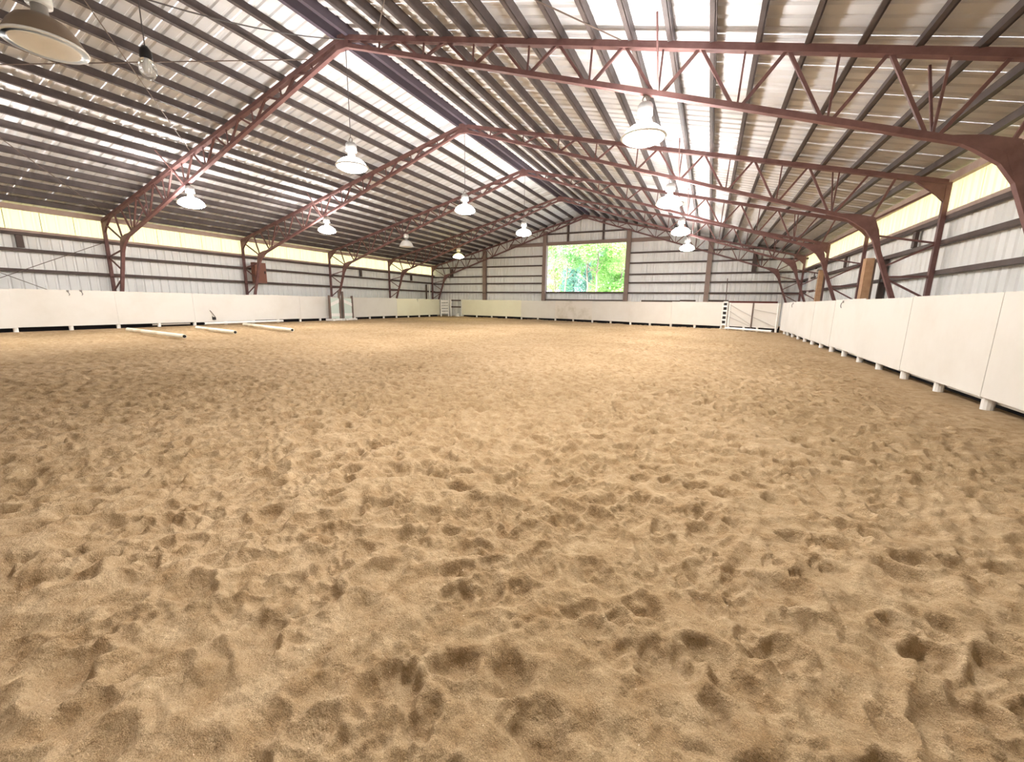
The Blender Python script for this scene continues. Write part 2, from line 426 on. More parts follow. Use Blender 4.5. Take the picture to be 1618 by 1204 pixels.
# side walls: a concrete sill strip as the wall's own mesh, sheets, light panels and girts as its pieces
for side, wx, nm in ((-1, WXL, 'wall_left'), (1, WXR, 'wall_right')):
    w = struct(MB().box(wx-.08, wx+.08, YB, YE, -.1, .16).obj(nm, 'wall'), 'white ribbed metal side wall under a translucent strip')
    ms = sheet_mesh('wall_sheet', 'wall', .1, ZS+.04, 'x', side)
    mt_ = sheet_mesh('light_panel', 'translucent', ZS, roof_z(UW)+.03, 'x', side)
    for k in range(NSH):
        y = YB + k*SW
        if y + SW > YE + .3: continue
        link('wall_sheet', ms, w, (wx, y, 0)); link('light_panel', mt_, w, (wx+.012*side, y, 0))
    gx_ = wx - side*.11
    for gi, z in enumerate(GIRT_Z):
        if gi == 2:
            MB().box(gx_-.07, gx_+.07, YB, YE, z-.05, z+.05).obj('girt', 'girt', w)
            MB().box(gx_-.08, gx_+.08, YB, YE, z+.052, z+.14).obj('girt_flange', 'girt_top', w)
        else:
            MB().box(gx_-.07, gx_+.07, YB, YE, z-.055, z+.055).obj('girt', 'girt', w)
    ys = (6.2, FY[2]+BAY/2, FY[3]+BAY/2) if side < 0 else (FY[1]+1.7, FY[2]+BAY/2, FY[3]+BAY/2)
    for y in ys:
        MB().box(gx_-.04, gx_+.04, y-.09, y+.09, GIRT_Z[1]+.08, GIRT_Z[2]-.06).obj('sag_strut', 'girt', w)
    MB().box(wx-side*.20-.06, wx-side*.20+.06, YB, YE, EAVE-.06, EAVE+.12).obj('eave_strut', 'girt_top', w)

# end wall with the large opening, built of sheets cut round it
WX0, WX1, WZ0, WZ1 = -12.0, -5.72, 2.17, 5.69
ew = struct(MB().box(WXL, WXR, YE-.08, YE+.08, -.1, .16).obj('wall_end', 'wall'), 'white ribbed gable wall with a large opening')
nx_ = int(math.ceil((WXR-WXL)/SW))
for k in range(nx_):
    x = WXL + k*SW
    u1 = max(abs(x-XM), abs(x+SW-XM)); zt = roof_z(min(abs(x-XM), abs(x+SW-XM))) + .05
    inside = x + SW > WX0 - .02 and x < WX1 + .02
    segs = [(.1, zt)]
    if inside: segs = [(.1, WZ0), (WZ1+.05, zt)]
    for a, b in segs:
        vs = []; fs = []
        for t, dpt in PROF:
            xx = min(x+t, WXR); top = min(b, roof_z(abs(xx-XM))+.06) if b == zt else b
            vs += [(xx-x, dpt, a), (xx-x, dpt, top)]
        for i in range(len(PROF)-1): fs.append((2*i, 2*i+1, 2*i+3, 2*i+2))
        m_ = bpy.data.meshes.new('wall_sheet'); m_.from_pydata(vs, [], fs); m_.update(); m_.materials.append(MT['wall'])
        link('wall_sheet', m_, ew, (x, YE, 0))
# edge strips that bring the cut sheets exactly to the posts
for x0, x1 in ((WX0-.95, WX0), (WX1, WX1+.95)):
    MB().box(x0, x1, YE-.012, YE-.004, WZ0-.02, WZ1+.1).obj('jamb_sheet', 'wall', ew)
yg = YE - .10
posts = [(-17.53, 5.5), (-12.10, 6.75), (-5.66, 6.55), (-0.29, 5.5)]
for z in (2.10, 2.82, 3.41, 4.20, 4.92):
    if WZ0 + .1 < z < WZ1:
        for x0, x1 in ((WXL, -12.1), (-5.66, WXR)): MB().box(x0, x1, yg-.07, yg+.07, z-.05, z+.05).obj('girt', 'girt', ew)
    else: MB().box(WXL, WXR, yg-.07, yg+.07, z-.05, z+.05).obj('girt', 'girt', ew)
MB().box(-15.2, -2.9, yg-.09, yg+.09, 5.68, 5.93).obj('header_beam', 'post', ew)
MB().box(-12.1, -5.66, yg-.07, yg+.07, 6.50, 6.60).obj('girt', 'girt', ew)
for x in (-10.28, -7.56): MB().box(x-.07, x+.07, yg-.09, yg+.05, 5.93, roof_z(abs(x-XM))-.3).obj('gable_stud', 'girt', ew)
for x, zt in posts: MB().box(x-.15, x+.15, yg-.26, yg-.02, 0, zt).obj('gable_post', 'post', ew)
for x, z0, z1 in ((-20.9, 3.45, 4.1), (2.35, 3.4, 4.6)): MB().box(x-.12, x+.12, yg-.2, yg-.02, z0, z1).obj('gable_stud', 'girt', ew)
for x0, x1, z0, z1, m_ in ((-4.5, -1.9, 1.46, 1.58, 'dark'), (-1.9, -.9, 1.52, 1.62, 'dark'), (-.1, 1.1, 1.52, 1.64, 'dark'), (1.1, 3.9, 1.44, 1.58, 'redwood'), (-12.1, -5.66, 1.50, 1.58, 'girt')):
    MB().box(x0, x1, yg-.22, yg-.06, z0, z1).obj('low_girt', m_, ew)
win = struct(link('window_1', None, None, ((WX0+WX1)/2, YE, WZ0)), 'large open window onto bright green trees')
xc = (WX0+WX1)/2
MB().box(WX0-xc, WX1-xc, -.14, .05, -.07, 0.0).obj('window_sill', 'girt', win)
for sx in (WX0-xc, WX1-xc): MB().box(sx-.06, sx+.06, -.13, .05, 0, WZ1-WZ0).obj('window_jamb', 'post', win)
MB().box(WX0-xc, WX1-xc, -.13, .05, WZ1-WZ0, WZ1-WZ0+.06).obj('window_head', 'post', win)
# wall behind the viewer
bw = struct(MB().box(WXL, WXR, YB-.08, YB+.08, -.1, .16).obj('wall_back', 'wall'), 'white ribbed gable wall at the near end')
for k in range(nx_):
    x = WXL + k*SW; vs = []; fs = []
    for t, dpt in PROF:
        xx = min(x+t, WXR); vs += [(xx-x, -dpt, .1), (xx-x, -dpt, roof_z(abs(xx-XM))+.06)]
    for i in range(len(PROF)-1): fs.append((2*i, 2*i+2, 2*i+3, 2*i+1))
    m_ = bpy.data.meshes.new('wall_sheet'); m_.from_pydata(vs, [], fs); m_.update(); m_.materials.append(MT['wall'])
    link('wall_sheet', m_, bw, (x, YB, 0))

# roof: sheets on purlins
ceil = struct(MB().box(-.16, .16, YB, YE, ZT+.245, ZT+.285).obj('ceiling', 'roof', None, (XM, 0, 0)), 'pale ribbed metal roof on dark purlins')
for side in (-1, 1):
    ms = sheet_mesh('roof_sheet', 'roof', (0, ZT+.205), (side*(UW+.35), ZT+.205-SL*(UW+.35)), 'z')
    for k in range(NSH):
        y = YB + k*SW
        if y > YE: continue
        link('roof_sheet', ms, ceil, (0, y, 0))
    for n in range(19):
        u = 1.0 + .69*n
        if u > 13.6: continue
        z = ZT - SL*u; x = side*u; pr = MB()
        # Z purlin: web and two flanges
        pr.add([(x-.012, YB, z), (x+.012, YB, z), (x+.012, YB, z+.205), (x-.012, YB, z+.205), (x-.012, YE-.1, z), (x+.012, YE-.1, z), (x+.012, YE-.1, z+.205), (x-.012, YE-.1, z+.205)],
               [(0,1,2,3),(7,6,5,4),(0,4,5,1),(1,5,6,2),(2,6,7,3),(3,7,4,0)])
        pr.box(min(x, x-side*.085), max(x, x-side*.085), YB, YE-.1, z, z+.014)
        pr.obj('purlin', 'purlin', ceil)
    x = side*.20
    MB().box(min(x-.05, x+.05), max(x-.05, x+.05), YB, YE-.1, ZT-.07, ZT+.17).obj('ridge_purlin', 'ridge', ceil)

# ------------------------------------------------------------------ steel frames
def zt_(u): return ZT - .055 - SL*u
def zb_(u): return 7.53 - .326*u
frame_labels = ['nearest rust-red steel truss frame, its apex at the top of the picture',
                'second rust-red steel truss frame from the viewer',
                'third rust-red steel truss frame, in the middle of the row of five',
                'fourth rust-red steel truss frame, last before the gable frame',
                'farthest steel truss frame standing against the gable wall']
KU, KZ = 12.5, 3.46
def build_frame():
    r = thing('truss_frame', frame_labels[0], 'roof truss', (XM, FY[0], 0), 0, 'steel truss frames spanning the arena')
    for s in (-1, 1):
        P = lambda u, z, y=0: (s*u, y, z)
        MB().bar(P(0, zt_(0)), P(13.95, zt_(13.95)), .13, .11).obj('top_chord', 'steel', r)
        MB().bar(P(0, zb_(0)), P(KU, KZ), .11, .09).obj('bottom_chord', 'steel', r)
        MB().bar(P(13.92, 0.0), P(13.92, zt_(13.92)), .11, .10).obj('outer_column', 'steel', r)
        MB().bar(P(KU, KZ), P(13.80, 0.05), .11, .10).obj('inner_leg', 'steel', r)
        MB().box(s*13.86-.22, s*13.86+.22, -.16, .16, -.03, .03).obj('base_plate', 'steel', r)
        MB().prism([P(11.75, zb_(11.75)+.03)[::2], P(12.2, zb_(12.2)+.12)[::2], P(12.6, KZ+.10)[::2], P(12.72, KZ-.22)[::2], P(12.85, KZ-.80)[::2], P(12.68, KZ-.55)[::2], P(12.44, KZ-.20)[::2], P(12.15, KZ+.02)[::2]], -.05, .05).obj('knee_plate', 'steel', r)
        MB().prism([P(13.25, zt_(13.25)-.05)[::2], P(13.93, zt_(13.93)+.02)[::2], P(13.95, 3.75)[::2], P(13.72, 4.0)[::2]], -.04, .04).obj('eave_plate', 'steel', r)
        bn = [1.15, 2.45, 3.77, 5.08, 6.40, 7.71, 9.03, 10.34, 11.66]
        tn = [.5, 1.8, 3.1, 4.42, 5.74, 7.05, 8.37, 9.68, 11.0, 12.35]
        for i, u in enumerate(bn):
            MB().bar(P(u-.06, zb_(u)), P(tn[i], zt_(tn[i])), .05, .05).obj('web_bar', 'steel', r)
            MB().bar(P(u+.06, zb_(u)), P(tn[i+1], zt_(tn[i+1])), .05, .05).obj('web_bar', 'steel', r)
            MB().bar(P(u, zb_(u)), P(u+.04, zt_(u)), .032, .032).obj('web_bar', 'steel', r)
            if i in (5, 8): MB().bar(P(u, zb_(u), 0), P(u, zt_(u)+.12, -.75 if i == 5 else .6), .032, .032).obj('flange_brace', 'steel', r)
        MB().bar(P(KU, KZ), P(13.9, zt_(13.9)-.05), .05, .05).obj('web_bar', 'steel', r)
        MB().bar(P(KU, KZ), P(12.9, zt_(12.9)), .05, .05).obj('web_bar', 'steel', r)
        leg = lambda z: KU + (KZ-z)/(KZ-.05)*(13.80-KU)
        for (z0, z1) in ((3.12, 2.86), (2.30, 2.84), (2.05, 2.05), (2.0, 1.50), (.9, 1.45)):
            MB().bar(P(leg(z0), z0), P(13.9, z1), .045, .045).obj('lacing_bar', 'steel', r)
    MB().box(-.22, .22, -.06, .06, zb_(0)-.10, zt_(0)+.07).obj('apex_plate', 'steel', r)
    return r
fr0 = build_frame()
for k in range(1, 5):
    c = copy_tree(fr0); c.location = (XM, FY[k], 0); c['label'] = frame_labels[k]

# ------------------------------------------------------------------ kickboard fences
def fence(name, label, pts, joints_m, zt=1.44, zb=.155, post_r=.062, inward=(1,0), mats=None, postn=2, gap_shade=True, low_rail=False):
    """pts: joints in plan; one board between each pair"""
    r = thing(name, label, 'fence', (pts[0][0], pts[0][1], 0), 0, 'kickboard fences round the arena')
    o = Vector((pts[0][0], pts[0][1], 0)); nI = Vector((inward[0], inward[1], 0))
    for i in range(len(pts)-1):
        a = Vector((*pts[i], 0))-o; b = Vector((*pts[i+1], 0))-o; d = (b-a).normalized(); nrm = Vector((-d.y, d.x, 0))
        if nrm.dot(nI) < 0: nrm = -nrm
        a2 = a + d*.0015; b2 = b - d*.0015; off = nrm*(.012*((i*37) % 3)/3)
        dz = .012*math.sin(i*2.3)
        q = [a2+nrm*.02+off, b2+nrm*.02+off, b2-nrm*.0+off, a2-nrm*.0+off]
        m = MB(); vs = [(v.x, v.y, zb+dz) for v in q] + [(v.x, v.y, zt+dz) for v in q]
        m.add(vs, [(0,3,2,1),(4,5,6,7),(0,1,5,4),(1,2,6,5),(2,3,7,6),(3,0,4,7)])
        m.obj('board', mats[i % len(mats)] if mats else 'board', r)
        for k in range(postn):
            p = a + (b-a)*(k/postn) - nrm*.065
            MB().lathe([(post_r, -.12), (post_r*1.02, .2), (post_r*.9, zt-.02)], 12, p.x, p.y).obj('post', 'white_paint', r, smooth=False)
        p0 = a - nrm*.15; p1 = b - nrm*.15
        if low_rail: MB().bar((p0.x, p0.y, .125), (p1.x, p1.y, .125), .035, .085, ref=tuple(nrm)).obj('rail', 'white_paint', r)
        MB().bar((p0.x, p0.y, zt-.12), (p1.x, p1.y, zt-.12), .035, .11, ref=tuple(nrm)).obj('rail', 'white_paint', r)
        if gap_shade:  # added strip behind the posts, puts the shade of the gap in as black
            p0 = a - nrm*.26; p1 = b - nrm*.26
            MB().bar((p0.x, p0.y, .12), (p1.x, p1.y, .12), .02, .40, ref=tuple(nrm)).obj('gap_shade_strip', 'gap_shade', r)
    return r
XKL, XKR = -21.05, 3.20
lp = [(XKL, 5.2+2.69*k) for k in range(-3, 10)]
lf = fence('kickboard_fence', 'long white plywood kickboard fence along the left wall', lp, None, inward=(1,0), mats=['board']*9+['board', 'board_cream', 'board_cream'])
rp = [(XKR, 7.04+2.44*k) for k in range(-4, 7)] + [(XKR, 23.45)]
rf = fence('kickboard_fence', 'white plywood kickboard fence along the right wall beside the viewer', rp, None, inward=(-1,0), mats=['board'], low_rail=True)
ep = [(-19.35, 30.35), (-16.24, 29.95), (-13.3, 29.45), (-10.24, 28.75), (-7.2, 27.75), (-4.47, 26.75), (-1.99, 25.9), (.62, 25.05)]
ef = fence('kickboard_fence', 'white kickboard fence set at an angle under the window', ep, None, inward=(0,-1), mats=['board_cream', 'board_cream', 'board', 'board_scuffed', 'board', 'board', 'board'])

# gate of white boards at the far left corner
def rail_gate(label, a, b, zs, w, m, posts=True, pm='white_paint'):
    r = thing('rail_gate', label, 'gate', (a[0], a[1], 0)); d = Vector((b[0]-a[0], b[1]-a[1], 0))
    for z in zs: MB().bar((0,0,z), (d.x,d.y,z), .03, w, ref=(0,0,1) if False else (d.y,-d.x,0)).obj('rail', m, r)
    if posts:
        for p in (Vector((0,0,0)), d): MB().lathe([(.06,-.1),(.06,1.46)], 10, p.x, p.y).obj('post', pm, r)
    return r
rail_gate('small gate of white horizontal boards in the far left corner', (-21.02, 29.6), (-20.72, 30.30), (.32,.56,.80,1.04,1.30), .17, 'white_paint')
rail_gate('open gap closed by two dark bars beside the white gate', (-20.55, 30.42), (-19.45, 30.46), (.82, 1.38), .11, 'dark', True)
tag(MB().lathe([(0,.0),(.26,.0),(.22,.14),(.10,.24),(0,.26)], 12).obj('feed_sack', 'white_paint', None, (-20.0, 30.75, 0.0), .3), 'small pale sack lying behind the dark bars', 'sack')

# gate by the right fence
g = thing('panel_gate', 'white panel gate with slanting braces next to the right fence', 'gate', (.95, 24.85, 0))
dv = Vector((3.1-.95, 23.55-24.85, 0)); nv = Vector((-dv.y, dv.x, 0)).normalized()
if nv.y > 0: nv = -nv
gp_ = MB().bar((0,0,.80), (dv.x,dv.y,.80), .03, 1.22, ref=tuple(nv)).obj('panel', 'board', g)
for t in (0.03, .5, .97): MB().bar((dv.x*t+nv.x*.04, dv.y*t+nv.y*.04, .16), (dv.x*t+nv.x*.04, dv.y*t+nv.y*.04, 1.42), .05, .05, ref=tuple(nv)).obj('stile', 'brownpost' if t == .5 else 'white_paint', g)
for z0, z1 in ((1.34, .72), (1.02, .30), (.70, .22)): MB().bar((nv.x*.035, nv.y*.035, z0), (dv.x*.5+nv.x*.035, dv.y*.5+nv.y*.035, z1), .03, .035, ref=tuple(nv)).obj('brace', 'gate_brace', gp_)
for z0, z1 in ((.72, .25), (1.1, .9)): MB().bar((dv.x*.5+nv.x*.035, dv.y*.5+nv.y*.035, z0), (dv.x*.97+nv.x*.035, dv.y*.97+nv.y*.035, z1), .03, .03, ref=tuple(nv)).obj('brace', 'gate_brace', gp_)
for t in (0.03, .35, .62, .97): MB().lathe([(.05,-.1),(.05,.2)], 10, dv.x*t, dv.y*t).obj('foot', 'white_paint', g)
MB().bar((-nv.x*.15, -nv.y*.15, .10), (dv.x-nv.x*.15, dv.y-nv.y*.15, .10), .02, .30, ref=tuple(nv)).obj('gap_shade_strip', 'gap_shade', g)  # added black strip, darkens the gap under the gate panel
# slotted upright between fence and gate
sp_ = thing('slotted_standard', 'white bars across a gap beside the panel gate, its dark put in by a black board', 'jump stand', (.78, 24.93, 0), math.atan2(dv.y, dv.x))
MB().box(-.15, -.10, -.05, .05, 0, 1.46).obj('stile', 'white_paint', sp_); MB().box(.10, .15, -.05, .05, 0, 1.46).obj('stile', 'white_paint', sp_)
MB().box(-.11, .11, .0, .03, .25, 1.44).obj('gap_dark_board', 'black', sp_)
for z in (.27, .51, .75, .99, 1.23, 1.45): MB().box(-.11, .11, -.05, .0, z-.045, z+.045).obj('rung', 'white_paint', sp_)
for s in (-1, 1): MB().box(.0-.04, .04, -.3 if s < 0 else .05, -.05 if s < 0 else .3, 0, .07).obj('foot', 'white_paint', sp_)

# ------------------------------------------------------------------ jump stands by the left fence
def wing(label, y0, up):
    r = thing('jump_stand', label, 'jump stand', (-20.72, y0, 0), 0, 'pair of jump stands by the left fence')
    L = .74
    for y, h in ((0, 1.52 if up > 0 else 1.78), (L, 1.78 if up > 0 else 1.52)): MB().box(-.05, .05, y-.05, y+.05, 0, h).obj('upright', 'brownpost', r)
    pn_ = MB().box(-.015, .015, .05, L-.05, .12, 1.36).obj('panel', 'mint', r)
    def band(z0, z1, t, m):
        MB().add([(.02,.05,z0),(.02,L-.05,z1),(.02,L-.05,z1+t),(.02,.05,z0+t),(.034,.05,z0),(.034,L-.05,z1),(.034,L-.05,z1+t),(.034,.05,z0+t)],
                 [(0,1,2,3),(7,6,5,4),(0,4,5,1),(1,5,6,2),(2,6,7,3),(3,7,4,0)]).obj('stripe', m, pn_)
    if up > 0: band(.86, 1.10, .20, 'white_paint')
    else: band(1.10, .86, .20, 'white_paint')
    band(.26, .26, .18, 'white_paint')
    for y in (0, L): MB().box(-.32, .32, y-.07, y+.07, 0, .12).obj('foot', 'white_paint', r)
    MB().box(-.03, .03, .02, L, .0, .10).obj('bottom_rail', 'white_paint', r)
    return r
wing('left one of two mint and white jump stands with brown uprights', 17.72, 1)
wing('right one of two mint and white jump stands with brown uprights', 18.72, -1)

# ------------------------------------------------------------------ poles on the sand
def gpole(label, a, b, m='pvc', r=.062, z=None):
    d = Vector((b[0]-a[0], b[1]-a[1], 0)); L = d.length
    t = thing('ground_pole', label, 'pole', (a[0], a[1], 0), 0, 'jump poles lying on the sand')
    z = r+.045 if z is None else z
    n = 14; pr = []
    MB().tube([(0,0,z), (d.x/2, d.y/2, z), (d.x, d.y, z)], r, n).obj('pole', m, t, smooth=False)
    dn = d.normalized()
    for p, s in ((Vector((0,0,z)), -1), (d+Vector((0,0,z)), 1)):
        MB().tube([p+dn*.002*s, p+dn*.008*s], r*.72, n).obj('end_cap', 'black', t)
    return t
gpole('cream jump pole lying nearest the viewer on the sand at left', (-18.5, 7.15), (-14.0, 6.70))
gpole('short cream jump pole lying between two longer poles', (-17.85, 9.0), (-14.5, 8.45))
gpole('cream jump pole lying farthest back of the three in a row', (-18.85, 11.4), (-14.05, 10.25))
gpole('white jump pole lying along the foot of the left fence', (-20.66, 10.75), (-20.70, 14.6), 'white_paint', .055)
gpole('white pole lying in the gap under the left fence boards', (-21.14, 9.0), (-21.14, 10.4), 'white_paint', .035, .10)
gpole('white jump pole lying slantwise before the panel gate', (.9, 24.5), (2.75, 22.6), 'white_paint', .055)

# ------------------------------------------------------------------ lamps
def make_lamp(name, lit, label, loc, top, D=.80, yellow=False, off='dome_off'):
    r = thing(name, label, 'lamp', loc, 0, 'high bay lamps under the roof')
    R = D/2
    dm = 'dome_y' if yellow else ('dome' if lit else off); lm = 'lens_y' if yellow else ('lens' if lit else 'inner_off')
    rf_ = MB().lathe([(R, 0), (R*1.0, .02), (R*.93, .05), (R*.80, .11), (R*.62, .17), (R*.40, .21), (R*.24, .22)] if lit else [(R, 0), (R*1.0, .02), (R*.94, .08), (R*.82, .18), (R*.64, .28), (R*.42, .335), (R*.26, .345)], 32).obj('reflector', dm, r, smooth=True)
    MB().lathe([(R+.012, -.012), (R+.02, .0), (R+.012, .022), (R-.01, .022), (R-.01, -.012)], 32).obj('rim', 'housing', rf_, smooth=True)
    MB().lathe([(.001, -.12), (R*.35, -.11), (R*.65, -.085), (R*.88, -.04), (R*.97, .0)] if lit else [(.001, -.045), (R*.5, -.04), (R*.8, -.022), (R*.97, .004)], 28).obj('lens', lm, r, smooth=True)
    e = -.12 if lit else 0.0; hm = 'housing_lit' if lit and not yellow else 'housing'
    MB().lathe([(.10, .34+e), (.085, .42+e), (.085, .50+e)], 16).obj('neck', 'neck', r, smooth=True)
    bh_ = MB().lathe([(.0, .49+e), (.135, .49+e), (.14, .52+e), (.14, .66+e), (.11, .70+e), (.05, .72+e), (.0, .72+e)], 20).obj('ballast_housing', hm, r, smooth=True)
    MB().tube([(.06*math.cos(a), 0, .77+e+.06*math.sin(a)) for a in [i*2*PI/10 for i in range(11)]], .012, 6).obj('hook', 'neck', bh_)
    MB().tube([(0,0,.82+e), (.0,0,top-loc[2])], .009, 6).obj('chain', 'cable', r)
    return r
zr_top = lambda x: ZT - SL*abs(x-XM) + .02
rows = [(-1.43, 4.33, 'right'), (XM+.05, 4.70, 'middle'), (-16.43, 4.40, 'left')]
ordn = ['nearest', 'second', 'third', 'farthest']
for x, z, nm in rows:
    for k in range(4):
        if nm == 'middle' and k == 3: continue
        lit = not (nm == 'left' and k == 2); yel = (nm == 'left' and k == 3)
        if not lit: lab = 'unlit white high bay lamp, the only dark one in the far left row'
        elif yel: lab = 'small high bay lamp with a yellow-green glowing reflector in the far left'
        elif nm == 'middle': lab = '%s glowing high bay lamp of the row hanging under the ridge' % ['nearest', 'second', 'third'][k]
        elif nm == 'left': lab = '%s glowing high bay lamp of the row nearest the left wall' % ordn[k]
        else: lab = '%s glowing high bay lamp of the row on the right' % ordn[k]
        make_lamp('high_bay_lamp', lit, lab, (x, FY[k]+.02, z), zb_(abs(x-XM))-.02 if abs(x-XM) > 1 else zb_(0)-.05, yellow=yel, off='housing')
# two unseen lamps added in line with the outer rows, to light the foreground sand
for x, z, nm in (rows[0], rows[2]):
    make_lamp('high_bay_lamp', True, 'added high bay lamp continuing the %s row out of view, to light the foreground' % nm, (x, 3.01, z), zr_top(x)-.02)
make_lamp('high_bay_lamp', False, 'large unlit lamp with brown reflector in the top left corner', (-8.72, 2.98, 4.66), ZT-.02, D=.84)

# small jar light hung on a wire
bl = thing('jar_light', 'small clear jar light hung on a wire near the unlit lamp', 'lamp', (-7.5, 3.59, 4.33))
MB().lathe([(.0, -.06), (.055, -.05), (.10, .02), (.105, .10), (.085, .17), (.06, .20)], 16).obj('glass_jar', 'glass', bl, smooth=True)
MB().lathe([(.065, .19), (.075, .21), (.07, .30), (.03, .36), (.0, .36)], 16).obj('cap', 'black', bl, smooth=True)
MB().lathe([(.0, .02), (.03, .04), (.035, .09), (.018, .16), (.018, .20)], 12).obj('bulb', 'inner_off', bl, smooth=True)
MB().tube([(0,0,.35), (.0,.0,ZT-SL*1.4-4.33)], .008, 6).obj('wire', 'cable', bl)

def rod(name, label, a, b, r=.011, m='rod', sag=0.0, cat='brace rod', group=None):
    a = Vector(a); b = Vector(b); n = 10 if sag else 1
    pts = [((b-a)*(i/n)) + Vector((0,0,-sag*4*(i/n)*(1-i/n))) for i in range(n+1)]
    return tag(MB().tube(pts, r, 6).obj(name, m, None, tuple(a)), label, cat, group)
rod('power_cable', 'thin cable slung from the ridge past the jar light', (XM+.1, FY[0], ZT-.1), (-8.3, 2.2, 5.35), .012, 'cable', .25, 'cable')
rod('brace_rod', 'thin brace rod rising across the left wall to the nearest frame', (WXL+.28, 3.2, .6), (WXL+.28, 8.5, 3.42), .012)
rod('brace_rod', 'thin brace rod falling across the left wall behind the fence', (WXL+.28, 3.2, 3.2), (WXL+.28, 8.5, .5), .012)
zr2 = lambda u: ZT - SL*u - .025
for side, nm in ((-1, 'left'), (1, 'right')):
    rod('brace_rod', 'slanting brace rod under the %s roof slope from ridge towards the nearest frame' % nm, (XM+side*1.2, 3.2, zr2(1.2)), (XM+side*7.0, FY[0]-.1, zr2(7.0)), .012)
    rod('brace_rod', 'slanting brace rod under the %s roof slope from nearest frame apex' % nm, (XM+side*7.0, 3.2, zr2(7.0)), (XM+side*1.2, FY[0]-.1, zr2(1.2)), .012)
rod('brace_rod', 'lower slanting brace rod under the left roof slope near the eave', (XM-7.2, 3.2, zr2(7.2)), (XM-13.2, FY[0]-.1, zr2(13.2)), .012)

# ------------------------------------------------------------------ things along the walls
cb = thing('wall_cabinet', 'brown box hung between the legs of the second left column', 'cabinet', (-22.48, FY[1]+.22, 0))
MB().box(-.16, .16, .0, .62, 2.1, 3.18).obj('body', 'brownbox', cb); cdr_ = MB().box(.16, .18, .03, .59, 2.15, 3.13).obj('door', 'brownbox', cb)
MB().box(.18, .20, .5, .54, 2.6, 2.74).obj('handle', 'black', cdr_)
tp = thing('timber_post', 'tan timber post standing behind the right fence near the third frame', 'post', (4.66, 17.75, 0))
MB().box(-.13, .09, -.16, .16, 0, 2.86).obj('plank', 'tan_wood', tp); MB().box(.092, .15, -.14, .14, 0, 2.80).obj('edge_strip', 'brownpost', tp)
dr = struct(link('door_1', None, None, (WXR-.1, 18.6, 0)), 'plain sheet door in the right wall')
for y in (-.75, .75): MB().box(-.10, .06, y-.05, y+.05, 0, 2.84).obj('jamb', 'girt', dr)
MB().box(-.10, .06, -.8, .8, 2.80, 2.90).obj('head', 'girt', dr); MB().box(-.02, .02, -.7, .7, .05, 2.80).obj('door_leaf', 'wall', dr)
dr = struct(link('door_2', None, None, (WXR-.1, 27.9, 0)), 'pale framed door in the right wall by the far corner')
for y in (-.95, .95): MB().box(-.16, .04, y-.07, y+.07, 0, 3.2).obj('jamb', 'white_paint', dr)
MB().box(-.16, .04, -1.02, 1.02, 3.12, 3.26).obj('head', 'white_paint', dr); MB().box(-.03, .01, -.9, .9, .05, 3.12).obj('door_leaf', 'wall', dr)
tp = thing('timber_post', 'narrow tan timber post by the pale door near the fourth frame', 'post', (4.72, 24.6, 0))
MB().box(-.12, .07, -.12, .12, 0, 3.0).obj('plank', 'tan_wood', tp); MB().box(.072, .12, -.10, .10, 0, 2.95).obj('edge_strip', 'brownpost', tp)
tag(MB().lathe([(.055, 0), (.05, 2.7), (.0, 2.72)], 10).obj('white_pole', 'white_paint', None, (-22.0, 29.35, 0)), 'white pole standing behind the fence in the far left corner', 'pole')
tag(MB().box(-.05, .05, -.05, .05, 0, 2.68).box(-.12, .12, -.12, .12, 0, .03).obj('dark_stake', 'dark', None, (-22.05, 28.95, 0)), 'dark stake standing just left of the white pole', 'pole')
tag(MB().tube([(0,0,0), (-.01,0,1.5), (-.05,0,3.03)], .025, 8).obj('metal_rod', 'rod', None, (.95, 30.85, 0)), 'thin metal rod standing upright behind the panel gate', 'rod')
# hardware and marks on the left boards
tw = thing('tack_hook', 'small dark bent hook with loose twine on the left boards', 'hook', (XKL+.03, 11.35, .34))
MB().tube([(0,-.12,.34), (.03,-.05,.22), (.05,.0,.12), (.04,.06,.04), (.02,.0,0), (.04,-.08,.06)], .014, 6).obj('twine', 'dark', tw)
MB().box(0, .05, -.06, .08, -.1, .02).obj('bracket', 'black', tw)
def hook(label, y, z, x=XKL+.035, sgn=1):
    t = thing('rope_hook', label, 'hook', (x, y, z))
    MB().tube([(0,0,.08), (sgn*.03,0,.05), (sgn*.03,.03,-.02), (sgn*.015,.01,-.07)], .009, 6).obj('rope', 'cable', t)
    MB().box(-.012, .012, -.03, .03, .06, .12).obj('plate', 'neck', t)
hook('small rope hook on top of the left fence, left of its neighbour', 6.6, 1.32)
hook('small rope hook on top of the left fence, right of its neighbour', 6.95, 1.34)
hook('small rope hook near the corner end of the left fence', 26.4, 1.30)
hook('dark rope hook at the top edge of the right fence', 13.6, 1.30, XKR-.035, -1)
hook('tiny rope hook at the far end of the right fence', 20.8, 1.30, XKR-.035, -1)
hook('tiny dark hook on the boards below the window', 26.9, .85, -4.75)

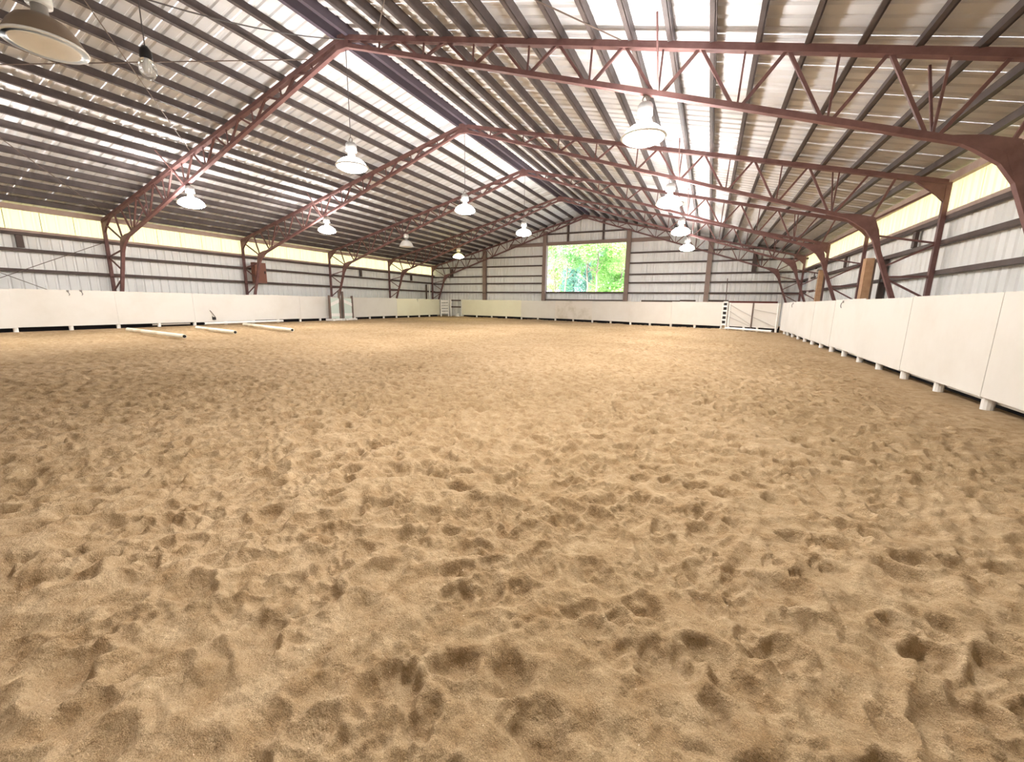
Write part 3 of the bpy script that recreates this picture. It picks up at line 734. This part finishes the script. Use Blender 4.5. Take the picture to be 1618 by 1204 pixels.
# ------------------------------------------------------------------ outside
og = MB()
NX, NY = 40, 30
for j in range(NY+1):
    for i in range(NX+1):
        x = -90 + 160*i/NX; y = -30 + 130*j/NY
        z = -.12 + max(0, y-40)*.085 + (.5*math.sin(x*.13)*math.cos(y*.11) if y > 42 else 0)
        og.v.append((x, y, z))
og.f = [(j*(NX+1)+i, j*(NX+1)+i+1, (j+1)*(NX+1)+i+1, (j+1)*(NX+1)+i) for j in range(NY) for i in range(NX)]
struct(og.obj('outside_ground', 'outside', None, smooth=True), 'pale open ground rising outside the arena')
def gz(x, y): return -.12 + max(0, y-40)*.085 + (.5*math.sin(x*.13)*math.cos(y*.11) if y > 42 else 0)
def tree(label, x, y, h, cr, leaf, n, kind=0, trunk_r=.14, seed=0, bare=.35):
    r_ = random.Random(seed); z0 = gz(x, y)
    t = thing('tree', label, 'tree', (x, y, z0), 0, 'trees outside the window')
    pts = []; px = py = 0
    for i in range(8):
        pts.append((px, py, h*.92*i/7)); px += r_.uniform(-.22, .22); py += r_.uniform(-.2, .2)
    tk_ = MB().tube(pts, [trunk_r*(1-.8*i/7) for i in range(8)], 8).obj('trunk', 'bark', t, smooth=True)
    for b in range(5):
        i = r_.randint(2, 6); p = Vector(pts[i]); a = r_.uniform(0, 2*PI); L = cr*r_.uniform(.5, .9)
        q = p + Vector((math.cos(a)*L, math.sin(a)*L, L*.7))
        m_ = (p+q)/2 + Vector((0,0,-.1*L))
        MB().tube([p, m_, q], [trunk_r*.4, trunk_r*.28, trunk_r*.08], 6).obj('branch', 'bark', tk_, smooth=True)
    V_ = []; F_ = []
    blobs = []
    for b in range(16):
        if kind == 0:
            a = r_.uniform(0, 2*PI); rr = cr*math.sqrt(r_.random())*.8; blobs.append((math.cos(a)*rr, math.sin(a)*rr, h*r_.uniform(bare, 1.0), cr*r_.uniform(.25, .45)))
        else:
            f = b/15; blobs.append((r_.uniform(-.2,.2), r_.uniform(-.2,.2), h*(.12+.85*f), cr*(1-f)*.9+.15))
    for k in range(n):
        bx, by, bz, br = r_.choice(blobs); v = Vector((r_.gauss(0,1), r_.gauss(0,1), r_.gauss(0,.75)))
        v = v.normalized()*br*r_.random()**.4; c = Vector((bx, by, bz)) + v
        d = Vector((r_.gauss(0,1), r_.gauss(0,1), r_.gauss(0,.6))).normalized(); e = d.cross(Vector((r_.gauss(0,1), r_.gauss(0,1), r_.gauss(0,1)))).normalized()
        s = r_.uniform(.09, .19)*(1.0 if kind == 0 else .8); k0 = len(V_)
        V_ += [tuple(c-d*s), tuple(c+e*s*.5), tuple(c+d*s), tuple(c-e*s*.5)]; F_.append((k0, k0+1, k0+2, k0+3))
    m = MB(); m.v = V_; m.f = F_; fo = m.obj('foliage', leaf, t); fo['kind'] = 'stuff'
trees = [
 ('tree with a pale slender trunk at the left edge of the window', -14.6, 44, 9.5, 2.2, 'leaf', 2600, 0, .12, .55),
 ('blue-green conifer left of the window centre', -17.0, 54, 8.2, 2.3, 'leaf3', 6500, 1, .15, .1),
 ('shorter blue-green conifer right of its taller neighbour', -14.2, 52, 6.6, 2.0, 'leaf3', 5000, 1, .14, .1),
 ('tree with a dark crooked trunk near the window centre', -12.1, 43, 11, 2.6, 'leaf', 4500, 0, .13, .5),
 ('tree with a slim dark trunk just right of the window centre', -10.9, 42, 11, 2.6, 'leaf2', 4500, 0, .12, .48),
 ('tree with twin leaning trunks right of the window centre', -12.6, 47, 12, 3.0, 'leaf', 6000, 0, .14, .42),
 ('bushy yellow-green tree at the right edge of the window', -8.9, 45, 8.5, 3.0, 'leaf2', 9000, 0, .15, .12),
 ('broad bright tree filling the upper right of the window', -10.5, 52, 13, 4.2, 'leaf2', 9000, 0, .2, .25),
 ('slender light green tree in the upper left of the window', -17.2, 48, 11, 3.2, 'leaf', 7000, 0, .10, .5),
 ('low pale green tree left of the blue-green conifers', -20.2, 56, 9, 3.0, 'leaf2', 7000, 0, .14, .25),
 ('broad light green tree behind the conifers', -20.5, 62, 14, 4.8, 'leaf', 9000, 0, .22, .3),
 ('tall light green tree behind the window centre', -16.8, 60, 15, 4.8, 'leaf', 10000, 0, .22, .22),
 ('leafy tree seen far behind the crooked trunk', -13.0, 62, 15, 5.0, 'leaf2', 10000, 0, .22, .18),
]
for i, (lab, x, y, h, cr, lf_, n, kd, tr, ba) in enumerate(trees): tree(lab, x, y, h, cr, lf_, n, kd, tr, 100+i, ba)
